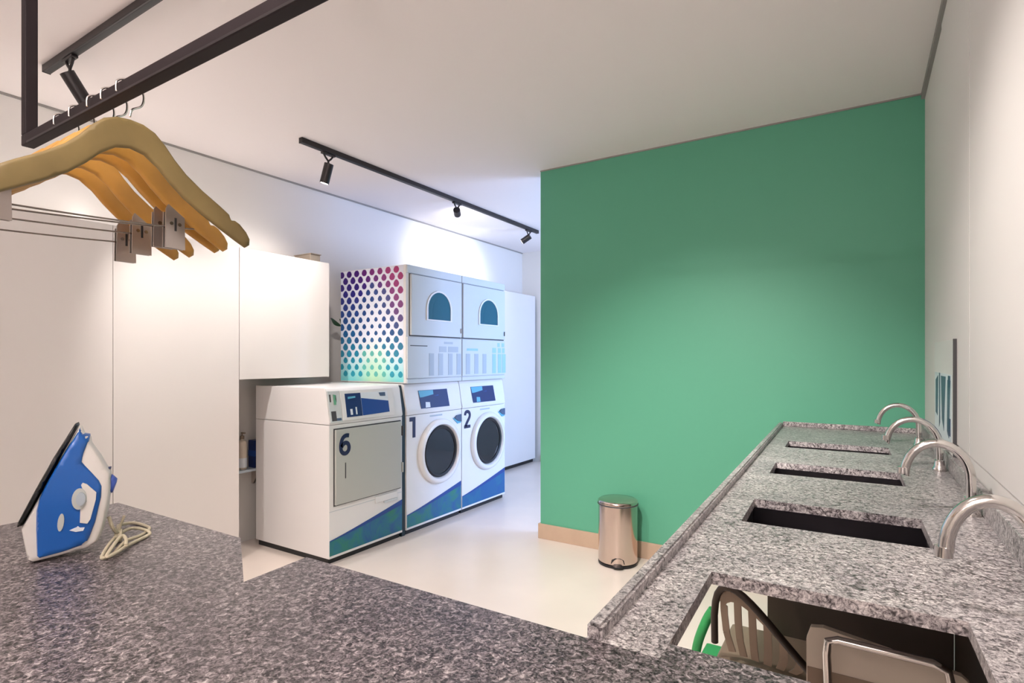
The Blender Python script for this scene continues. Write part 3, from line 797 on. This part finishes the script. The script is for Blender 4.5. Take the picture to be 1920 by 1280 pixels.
# a sponge of light on the rim: overflow bar
# gooseneck taps
tl = ['chrome gooseneck tap beside the open cut-out with chairs below', 'chrome gooseneck tap second from the open cut-out',
      'chrome gooseneck tap in front of the picture sign', 'chrome gooseneck tap at the green wall end of the counter']
def tap(y, lab, bx0, reach, ht, tipz):
    t = thing('tap', lab, 'tap', (bx0, y, ZK), 0, 'gooseneck taps')
    obj('base_flange', lathe(NB(), [(.020, ZK + .0005), (.020, ZK + .008), (.016, ZK + .014), (.014, ZK + .035), (.011, ZK + .037)], (bx0, y, 0), 'Z', 28), M['chrome'], t, 40)
    pts = [(bx0, y, ZK + .034), (bx0, y, ZK + ht * .5)]
    for k in range(1, 17):
        a = math.pi * k / 16; pts.append((bx0 - reach / 2 + reach / 2 * math.cos(a), y, ZK + ht * .5 + ht * .5 * math.sin(a)))
    pts.append((bx0 - reach - .003, y, ZK + tipz))
    obj('spout', tube(NB(), pts, .0105, 14), M['chrome'], t, 60)
    obj('nozzle', cyl(NB(), (bx0 - reach - .003, y, ZK + tipz + .012), (bx0 - reach - .0035, y, ZK + tipz - .004), .0125, n=18), M['chrome'], t, 40)
    bm = NB(); cyl(bm, (bx0, y + .012, ZK + .02), (bx0, y + .05, ZK + .03), .006, .0045); cyl(bm, (bx0, y + .048, ZK + .0295), (bx0, y + .056, ZK + .0315), .0065, n=14)
    obj('lever', bm, M['chrome'], t, 40)
tap(1.10, tl[0], .222, .112, .165, .075)
tap(1.74, tl[1], .222, .132, .170, .092)
tap(2.38, tl[2], .220, .148, .170, .098)
tap(3.00, tl[3], .205, .148, .175, .095)

# sign board standing on the back upstand against the wall
t = thing('sign_board', 'pale acrylic sign with blue-grey pictures leaning on the sink wall', 'sign', (.25, 2.62, ZK + .0555))
y0, y1, z0, z1 = 2.33, 2.90, ZK + .0555, 1.345
xb0, xb1 = XR - .0135, XR - .0045
obj('board', box(NB(), xb0, xb1, y0, y1, z0, z1, .002, 1), M['signboard'], t)
obj('edge_strip', box(NB(), xb0 - .001, xb1, y0 - .004, y0 - .0003, z0, z1), M['seam'], t)
SN = lambda u, v, e: (xb0 - e, u, v)
shapes = [('print_white', [(.03, .03), (.54, .03), (.54, .27), (.03, .27)], .0008),
          ('print_slate', [(.06, .25), (.14, .25), (.15, .07), (.10, .05)], .0014),
          ('print_slate', [(.19, .26), (.33, .26), (.30, .10), (.24, .06)], .0014),
          ('print_deep', [(.36, .27), (.39, .27), (.39, .06), (.36, .08)], .0014),
          ('print_slate', [(.42, .26), (.51, .24), (.51, .11), (.44, .10)], .0014),
          ('print_deep', [(.06, .12), (.13, .12), (.13, .06), (.06, .06)], .0018),
          ('print_deep', [(.07, .265), (.12, .265), (.12, .225), (.07, .225)], .0018)]
for mname, p, e in shapes:
    obj('printed_picture', prism(NB(), [(y0 + a, z0 + b) for a, b in p], SN, .0003, e), M[mname], t)

# ------------------------------------------------------------------ clothes rail
RY, RZ, RX0, RX1 = .48, 1.757, -1.552, -.06
h = .0115
t = thing('clothes_rail', 'dark square-tube clothes rail hanging from the ceiling above the worktop', 'rail', ((RX0 + RX1) / 2, RY, CH))
bar = obj('rail_bar', box(NB(), RX0 - h, RX1 + h, RY - h, RY + h, RZ - h, RZ + h, .002, 2), M['rail'], t)
obj('groove', box(NB(), RX0 + .02, RX1 - .02, RY - h - .0006, RY - h + .0005, RZ - h + .001, RZ - h + .005), M['black'], bar)
for x in (RX0, RX1):
    obj('drop_bar', box(NB(), x - h, x + h, RY - h, RY + h, RZ + h, CH - .004, .002, 2), M['rail'], t)
    obj('ceiling_plate', box(NB(), x - .035, x + .035, RY - .035, RY + .035, CH - .004, CH, .001, 1), M['rail'], t)

# ------------------------------------------------------------------ hangers
# outline in (v = across, w = height), w = 0 at the rail top where the hook sits
up = [(0, -.035), (.020, -.037), (.040, -.046), (.057, -.063), (.074, -.085), (.095, -.107), (.125, -.130), (.158, -.151), (.178, -.165), (.183, -.176), (.190, -.175), (.200, -.180), (.214, -.194), (.222, -.208), (.222, -.220)]
lo = [(.212, -.227), (.190, -.215), (.160, -.198), (.125, -.177), (.090, -.153), (.065, -.130), (.045, -.108), (.022, -.091), (0, -.086)]
half = up + lo
outline = half + [(-a, b) for a, b in half[::-1]][1:-1]
def hanger_mesh(bm):
    inflate(bm, outline, lambda u, v, d: (d, u, v), lambda u, v: .0065, .014, .0055); return bm
def make_hanger(lab, m, rod_dz):
    t = thing('clothes_hanger', lab, 'hanger', (0, 0, 0), 0, 'wooden hangers on the rail')
    obj('hanger_body', hanger_mesh(NB()), m, t, 60, local=True)
    # hook over the square bar
    pts = [(0, 0, -.030), (0, .004, -.016), (0, .019, -.004), (0, .022, .016), (0, .012, .0335), (0, -.004, .0345), (0, -.0195, .026), (0, -.021, .008)]
    pts = [(x, y, z + .0) for x, y, z in pts]
    obj('hook', tube(NB(), smooth_path(pts, 5), .0018, 8), M['chrome'], t, 60, local=True)
    # trouser rod with its end drops and two clips
    if rod_dz:
        rp = [(0, -.172, -.192), (0, -.180, rod_dz - .012), (0, -.174, rod_dz - .02), (0, 0, rod_dz - .012), (0, .142, rod_dz), (0, .148, rod_dz + .01), (0, .142, -.172)]
        obj('trouser_rod', tube(NB(), smooth_path(rp, 5), .0016, 8), M['wire'], t, 60, local=True)
        for s, yy in ((1, .108), (-1, -.168)):
            bm = NB()
            prism(bm, [(-.014, .026), (-.010, .034), (.010, .034), (.014, .026), (.015, -.030), (-.015, -.030)], lambda u, v, d: (d, yy + 1.3 * u, rod_dz + 1.35 * v - .006), .003, .0055)
            c = obj('clip', bm, M['clip'], t, local=True)
            bm = NB(); prism(bm, [(-.014, .022), (.014, .022), (.015, -.030), (-.015, -.030)], lambda u, v, d: (d, yy + 1.3 * u, rod_dz + 1.35 * v - .006), -.0055, -.003)
            obj('clip_jaw', bm, M['clip'], c, local=True)
            bm = NB(); cyl(bm, (-.007, yy - .008, rod_dz + .002), (.007, yy - .008, rod_dz + .002), .0035, n=10); cyl(bm, (-.007, yy + .008, rod_dz + .002), (.007, yy + .008, rod_dz + .002), .0035, n=10)
            obj('clip_spring', bm, M['wire'], c, 40, local=True)
            bm = NB(); box(bm, -.0035, .0035, yy - .012, yy + .012, rod_dz - .029, rod_dz - .016); obj('clip_pad', bm, M['clipdark'], c, local=True)
            bm = NB(); box(bm, .0056, .0066, yy - .002, yy + .002, rod_dz - .012, rod_dz + .014); obj('clip_slot', bm, M['clipdark'], c, local=True)
    return t
specs = [(-1.098, 'olive wooden hanger darkened as in shadow, the end one farthest from the drop bar', 'wood_shaded', 0, -2),
         (-1.158, 'wooden hanger hung second from the free end of the row', 'wood', -.192, 3),
         (-1.212, 'wooden hanger hung third from the free end of the row', 'wood', -.186, -3),
         (-1.292, 'wooden hanger hung second from the drop bar', 'wood', -.190, 3),
         (-1.362, 'wooden hanger hung next to the drop bar', 'wood', -.200, 2)]
for x, lab, m, rd, a in specs:
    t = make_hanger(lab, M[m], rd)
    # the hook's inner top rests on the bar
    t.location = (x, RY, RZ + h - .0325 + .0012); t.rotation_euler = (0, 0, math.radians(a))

# ------------------------------------------------------------------ track lights
def track(name_lab, x0, x1, y0, y1):
    t = thing('lighting_track', name_lab, 'track', ((x0 + x1) / 2, (y0 + y1) / 2, CH))
    obj('track_rail', box(NB(), x0, x1, y0, y1, CH - .032, CH, .002, 1), M['black'], t)
    g = .008
    if x1 - x0 > y1 - y0:
        obj('track_slot', box(NB(), x0 + .02, x1 - .02, (y0 + y1) / 2 - g, (y0 + y1) / 2 + g, CH - .0326, CH - .0318), M['plinth'], t)
        ends = (box(NB(), x0 - .004, x0 - .0002, y0, y1, CH - .033, CH), box(NB(), x1 + .0002, x1 + .004, y0, y1, CH - .033, CH))
    else:
        obj('track_slot', box(NB(), (x0 + x1) / 2 - g, (x0 + x1) / 2 + g, y0 + .02, y1 - .02, CH - .0326, CH - .0318), M['plinth'], t)
        ends = (box(NB(), x0, x1, y0 - .004, y0 - .0002, CH - .033, CH), box(NB(), x0, x1, y1 + .0002, y1 + .004, CH - .033, CH))
    for e in ends: obj('end_cap', e, M['black'], t)
track('black ceiling track carrying three spotlights along the machines', -2.905, -2.873, 2.20, 5.11)
track('black ceiling track running over the worktop from the tall cupboards', -3.17, -.6, 1.026, 1.058)
def spot(lab, x, y, target, watts, cone, along, L=.125, drop=.085, color=WARM, blend=.6):
    z = CH - .033
    t = thing('spotlight', lab, 'spotlight', (x, y, z), 0, 'track spotlights')
    ax = Vector((1, 0, 0)) if along == 'x' else Vector((0, 1, 0))
    a = ax * .035
    bm = NB(); box(bm, x - (.05 if along == 'x' else .013), x + (.05 if along == 'x' else .013), y - (.05 if along == 'y' else .013), y + (.05 if along == 'y' else .013), z - .012, z - .0003, .002, 1)
    obj('adapter', bm, M['black'], t)
    piv = Vector((x, y, z - drop)); d = (Vector(target) - piv).normalized()
    bm = NB(); top = Vector((x, y, z - .012))
    tube(bm, smooth_path([top - a, top - a * .6 + Vector((0, 0, -.018)), top + Vector((0, 0, -.04)), piv]), .006, 8)
    tube(bm, smooth_path([top + a, top + a * .6 + Vector((0, 0, -.018)), top + Vector((0, 0, -.04)), piv]), .006, 8)
    obj('yoke', bm, M['black'], t, 60)
    p0 = piv - d * .02; p1 = piv + d * (L - .02)
    hd = obj('lamp_head', cyl(NB(), p0, p1, .029, n=28), M['black'], t, 40)
    obj('lamp_lens', cyl(NB(), p1 + d * .0003, p1 + d * .002, .022, n=24), M['lamp'], hd, 40)
    l = bpy.data.lights.new('spot_beam', 'SPOT'); l.energy = watts; l.spot_size = math.radians(cone); l.spot_blend = blend
    l.shadow_soft_size = .03; l.color = color
    lo_ = bpy.data.objects.new('spot_beam', l); col.objects.link(lo_); lo_.location = p1 + d * .02
    lo_.rotation_euler = d.to_track_quat('-Z', 'Y').to_euler()
spot('black track spotlight aimed at the wall cabinet', -2.89, 2.405, (-3.25, 2.32, 1.30), 20, 130, 'y', blend=1)
spot('black track spotlight above machine 1', -2.89, 3.74, (-3.5, 4.75, 2.1), 13, 120, 'y', .07, .07, blend=1)
spot('black track spotlight near the green wall edge at the track end', -2.89, 4.93, (-3.55, 4.75, 2.1), 13, 120, 'y', .10, .07, (.86, .9, 1.0), blend=1)
spot('black track spotlight above the tall cupboards', -2.92, 1.042, (-2.95, 2.4, 0.5), 30, 76, 'x', .14, .085)
spot('added out-of-view track spotlight aimed at the open floor', -1.45, 1.042, (-1.5, 2.1, 0), 52, 95, 'x', .12, .07, blend=1)  # added head out of view, brightens the floor and its bounce
spot('added out-of-view track spotlight aimed at the sink counter', -.66, 1.042, (.06, 1.75, .9), 34, 90, 'x', .12, .07, blend=1)  # added head out of view, lifts the sink counter and white wall
spot('added out-of-view track spotlight aimed at the foot of the green wall', -.85, 1.042, (-.80, 3.45, .30), 100, 66, 'x', .12, .07, blend=1)  # added head out of view, lightens the lower green wall

# ------------------------------------------------------------------ steam iron with cord
# outline coordinates: s along the soleplate from heel to nose, q away from it, in metres (1 unit = 1.02 mm)
K = .00099; KU = .00080
IC = Vector((-1.341, .417, ZK))
ru = Vector((.43, .903, 0)).normalized(); rd = Vector((ru.y, -ru.x, 0))     # across the side view, towards the camera
UO, VO = 55, 1047
IR = lambda u, v, d: IC + ru * ((u - UO) * KU) + Vector((0, 0, (VO - v) * K)) + rd * d
def sq(u, v): du, dw = u - 38, 975 - v; return .508 * du + .862 * dw, .862 * du - .508 * dw
def hw_body(u, v):
    s, q = sq(u, v); f = max(0, min(1, (215 - s) / 150)); w_ = .010 + .044 * f ** .7
    return w_ * (1 - .45 * max(0, min(1, q / 150)))
t = thing('steam_iron', 'blue and white steam iron standing upright on its heel on the granite', 'iron', tuple(IC))
IRX = lambda u, v, d: IR(u, v, d)
def ip(name, poly, hw, m, step=9, rnd=6, parent=t, grow=0):
    bm = NB(); inflate(bm, poly, lambda u, v, d: IR(u, v, d + (grow if d > 0 else -grow)), hw, step, rnd); return obj(name, bm, m, parent, 60)
ip('soleplate', [(36, 978), (40, 962), (60, 925), (100, 852), (138, 792), (145, 789), (147, 794), (110, 858), (70, 930), (46, 972), (42, 980)], lambda u, v: hw_body(u, v) + .003, M['sole'], 8, 3)
ip('shell', [(43, 977), (60, 948), (108, 864), (147, 796), (152, 797), (158, 812), (170, 820), (172, 832), (190, 858), (202, 880), (211, 893), (211, 925), (206, 965), (196, 1004), (186, 1026), (166, 1037), (110, 1043), (66, 1046), (55, 1046), (50, 1020)], lambda u, v: hw_body(u, v), M['ironw'])
ip('side_shell', [(70, 1041), (69, 985), (70, 945), (76, 922), (92, 890), (120, 843), (147, 801), (150, 798), (156, 811), (168, 814), (168, 827), (160, 850), (157, 864), (175, 885), (190, 903), (196, 916), (195, 938), (184, 985), (172, 1015), (164, 1028), (120, 1036)], lambda u, v: hw_body(u, v) + .004, M['blue'])
ip('rear_button', [(206, 905), (212, 899), (223, 909), (222, 916), (214, 936), (207, 938), (203, 928)], lambda u, v: .013, M['blue2'], 6, 4)
ip('spray_button', [(197, 884), (211, 883), (210, 888), (203, 892)], lambda u, v: .008, M['print_deep'], 5, 3)
def side_patch(name, poly, lift, m, parent=t):
    bm = NB(); n = len(poly); c = (sum(p[0] for p in poly) / n, sum(p[1] for p in poly) / n)
    f = lambda p, e: IR(p[0], p[1], hw_body(*p) + .004 + e)
    T_ = [bm.verts.new(f(p, lift)) for p in poly]; Bt = [bm.verts.new(f(p, -.003)) for p in poly]; cv = bm.verts.new(f(c, lift))
    for i in range(n):
        j = (i + 1) % n; bm.faces.new((T_[i], T_[j], cv)); bm.faces.new((T_[i], Bt[i], Bt[j], T_[j]))
    return obj(name, bm, m, parent, 50)
dial_c = (151, 934)
dial = [(dial_c[0] + 14 * math.cos(a * math.pi / 12), dial_c[1] + 20 * math.sin(a * math.pi / 12)) for a in range(24)]
dl = side_patch('steam_dial', dial, .004, M['irong'])
side_patch('dial_centre', [(dial_c[0] + 3 + 9 * math.cos(a * math.pi / 10), dial_c[1] + 13 * math.sin(a * math.pi / 10)) for a in range(20)], .007, M['print_grey'], dl)
side_patch('dial_surround', [(157, 904), (165, 908), (183, 926), (182, 940), (172, 976), (166, 984), (152, 980), (153, 955), (163, 950), (167, 935), (165, 918), (154, 908)], .0025, M['ironw'])
side_patch('indicator_light', [(117 + 6 * math.cos(a * math.pi / 8) - 2 * math.sin(a * math.pi / 8), 974 + 17 * math.sin(a * math.pi / 8)) for a in range(16)], .0015, M['irong'])
side_patch('rating_mark', [(132, 992), (146, 988), (148, 986), (152, 990), (161, 991), (158, 997), (144, 997)], .001, M['print_white'])
# flex: drops from the rear of the handle and lies tied in a bundle beside the heel
def on_top(px, py, z):
    u_ = (px - 960) / F; v_ = (HOR - py) / F; s_, c_ = math.sin(YAW), math.cos(YAW)
    r = Vector((-s_ + c_ * u_, c_ + s_ * u_, v_)); q = (z - CZ) / v_; return Vector((r.x * q, r.y * q, z))
cr = .0034
zc = ZK + cr + .0005
pts = [IR(205, 985, 0), IR(214, 1010, .0)]
pts += [on_top(225, 1000, zc + .012), on_top(222, 985, zc + .008), on_top(250, 980, zc), on_top(276, 987, zc), on_top(279, 993, zc), on_top(262, 1004, zc + .003), on_top(236, 1014, zc + .007),
        on_top(212, 1038, zc), on_top(194, 1046, zc), on_top(192, 1041, zc + .003), on_top(206, 1018, zc + .007), on_top(222, 1002, zc + .012), on_top(246, 990, zc + .01), on_top(272, 993, zc + .007),
        on_top(280, 1001, zc + .002), on_top(258, 1013, zc), on_top(236, 1024, zc + .004), on_top(218, 1036, zc + .006), on_top(200, 1043, zc + .008), on_top(213, 1022, zc + .014), on_top(228, 1004, zc + .016), on_top(236, 1010, zc + .014), on_top(236, 1022, zc + .008)]
obj('power_cord', tube(NB(), smooth_path(pts, 6), cr, 8), M['cord'], t, 60)
bm = NB(); cen = on_top(222, 1004, zc + .010)
for k in range(3):
    loop = [cen + ru * (.004 * (k - 1)) + Vector((0, 0, .011 * math.sin(a * math.pi / 6))) + rd * (.014 * math.cos(a * math.pi / 6)) for a in range(12)]
    tube(bm, loop, .0028, 6, True)
obj('cord_tie', bm, M['cord'], t, 60)
obj('tie_end', tube(NB(), smooth_path([cen + Vector((0, 0, .011)), cen + ru * .004 + Vector((0, 0, .022)), cen + ru * .010 + Vector((0, 0, .040))], 4), .0028, 6), M['cord'], t, 60)

# ------------------------------------------------------------------ chairs parked under the sink counter
# taupe chair with a slotted back
t = thing('slotted_chair', 'taupe chair with a slotted curved back parked under the sink counter', 'chair', (-.25, 1.80, 0), math.radians(8))
cx, cy = -.25, 1.80
def under_leg(p, q, r, m, parent): return obj('leg', cyl(NB(), p, q, r, r * .8, 12), m, parent, 50)
bm = NB(); box(bm, -.36 + .0, -.06, 1.66, 1.92, .40, .425, .01, 2); obj('seat', bm, M['taupe'], t, 50)
for sx in (-.345, -.075):
    for sy in (1.68, 1.90): under_leg((sx, sy, .40), (sx * 1.05, sy + (.0 if sy > 1.8 else -.02), .001), .011, M['brown'], t)
BW = .125; bc = -.235
def bk(u, v):                                            # curved, leaning back panel: u across, v height
    return Vector((bc + u, 1.655 - .18 * (v - .43) + .9 * u * u, v + .03 - .85 * (u + .06) * (v - .40) / .2))
def strip(bm, path, wdt, th, fn):
    P_ = [Vector(p) for p in path]
    for i in range(len(P_) - 1):
        a, b = P_[i], P_[i + 1]; d = (b - a).normalized(); nn = Vector((-d.y, d.x)) * wdt / 2
        q = [a + nn, b + nn, b - nn, a - nn]
        A = [bm.verts.new(fn(p.x, p.y)) for p in q]; B = [bm.verts.new(fn(p.x, p.y) + Vector((0, th, 0))) for p in q]
        bm.faces.new(A); bm.faces.new(B[::-1])
        for k in range(4): bm.faces.new((A[k], B[k], B[(k + 1) % 4], A[(k + 1) % 4]))
    return bm
rim = [(BW * math.cos(a * math.pi / 20) * 1.0, .43 + .20 * abs(math.sin(a * math.pi / 20)) ** .6) for a in range(21)]
obj('back_frame', tube(NB(), [bk(*p) for p in rim], .010, 10), M['brown'], t, 60)
obj('top_band', strip(NB(), [(u * .97, .43 + (v - .43) * .9) for u, v in rim[3:18]], .03, .006, bk), M['taupe'], t)
for k in range(6):
    u0 = -.095 + .038 * k
    zt = .43 + .19 * math.sqrt(max(.05, 1 - (u0 / BW) ** 2)) - .01
    obj('slat', strip(NB(), [(u0 * .8, .425), (u0 * .95, .47), (u0, .52), (u0, zt)], .020, .005, bk), M['taupe'], t)
# green chair, its rim just showing beside the slotted chair
t = thing('green_chair', 'green plastic chair whose curved back rim shows beside the slotted chair', 'chair', (-.42, 2.12, 0))
gp = [on_top(1336, 1146, .50), on_top(1326, 1160, .485), on_top(1316, 1180, .465), on_top(1309, 1200, .45), on_top(1305, 1225, .43)]
gx = [(p.x, 1.98, 0) for p in gp]
def aty(px, py, Y):
    u_ = (px - 960) / F; v_ = (HOR - py) / F; s_, c_ = math.sin(YAW), math.cos(YAW)
    q = Y / (c_ + s_ * u_); return Vector(((-s_ + c_ * u_) * q, Y, CZ + v_ * q))
rimp = [aty(1337, 1143, 2.03), aty(1327, 1158, 2.03), aty(1317, 1180, 2.02), aty(1309, 1203, 2.02), aty(1304, 1230, 2.02), aty(1303, 1262, 2.02)]
bm = NB(); sp = smooth_path(rimp, 4)
tube(bm, sp, .016, 12); obj('back_rim', bm, M['greenp'], t, 60)
zs = rimp[-1].z; xs_ = rimp[-1].x
bm = NB(); box(bm, xs_ - .02, xs_ + .26, 2.02, 2.28, zs - .03, zs - .005, .008, 2); obj('seat', bm, M['greenp'], t, 50)
for sx in (xs_, xs_ + .24):
    for sy in (2.045, 2.255): under_leg((sx, sy, zs - .03), (sx, sy, .001), .011, M['greenp'], t)
# cream chair back and tubular stool
t = thing('cream_chair', 'cream panel-backed chair under the open cut-out', 'chair', (.03, 1.36, 0))
bm = NB(); pl = [aty(1512, 1178, 1.30), aty(1522, 1172, 1.30), aty(1790, 1236, 1.30), aty(1800, 1246, 1.30)]
x0, x1 = pl[0].x, .165
prism(bm, [(x0, .50), (x1, .50), (x1, .690), (x1 - .012, .700), (x0 + .03, pl[1].z), (x0 + .008, pl[1].z - .004), (x0, pl[0].z - .02)], lambda u, v, d: (u, d, v), 1.30, 1.316)
obj('backrest', bm, M['cream'], t)
obj('lower_band', box(NB(), x0 + .002, x1 - .002, 1.2985, 1.2998, .505, .648), M['taupe'], t)
bm = NB(); box(bm, x0, x1, 1.32, 1.66, .425, .45, .008, 2); obj('seat', bm, M['cream'], t, 50)
for sx in (x0 + .02, x1 - .02):
    obj('leg', tube(NB(), [(sx, 1.325, .68), (sx, 1.325, .42), (sx, 1.325, .001)], .009, 10), M['darksteel'], t, 60)
    obj('leg', tube(NB(), [(sx, 1.63, .424), (sx, 1.64, .001)], .009, 10), M['darksteel'], t, 60)
t = thing('tubular_stool', 'bent dark steel tube stool frame in front of the cream chair', 'stool', (.03, 1.2, 0))
a, b, c = aty(1537, 1192, 1.22), aty(1540, 1188, 1.22), aty(1778, 1250, 1.22)
zt = (a.z + c.z) / 2
pts = [(a.x + .035, 1.22, .001), (a.x + .012, 1.22, a.z - .03), (a.x + .014, 1.22, a.z - .006), (a.x + .03, 1.22, a.z), (c.x - .02, 1.22, c.z), (c.x, 1.22, c.z - .008), (c.x + .004, 1.22, c.z - .03), (c.x, 1.22, .001)]
obj('front_frame', tube(NB(), pts, .0075, 10), M['chrome'], t, 50)
obj('rear_frame', tube(NB(), [(p[0], 1.0, p[2]) for p in [(pts[0][0], 0, .001), (pts[0][0], 0, .45), (pts[-1][0], 0, .45), (pts[-1][0], 0, .001)]], .0075, 10), M['darksteel'], t, 50)
obj('side_bar', tube(NB(), [(pts[0][0] - .002, 1.0, .30), (pts[0][0] - .002, 1.22, .30)], .006, 8), M['darksteel'], t, 50)
obj('side_bar', tube(NB(), [(pts[-1][0], 1.0, .30), (pts[-1][0], 1.22, .30)], .006, 8), M['darksteel'], t, 50)
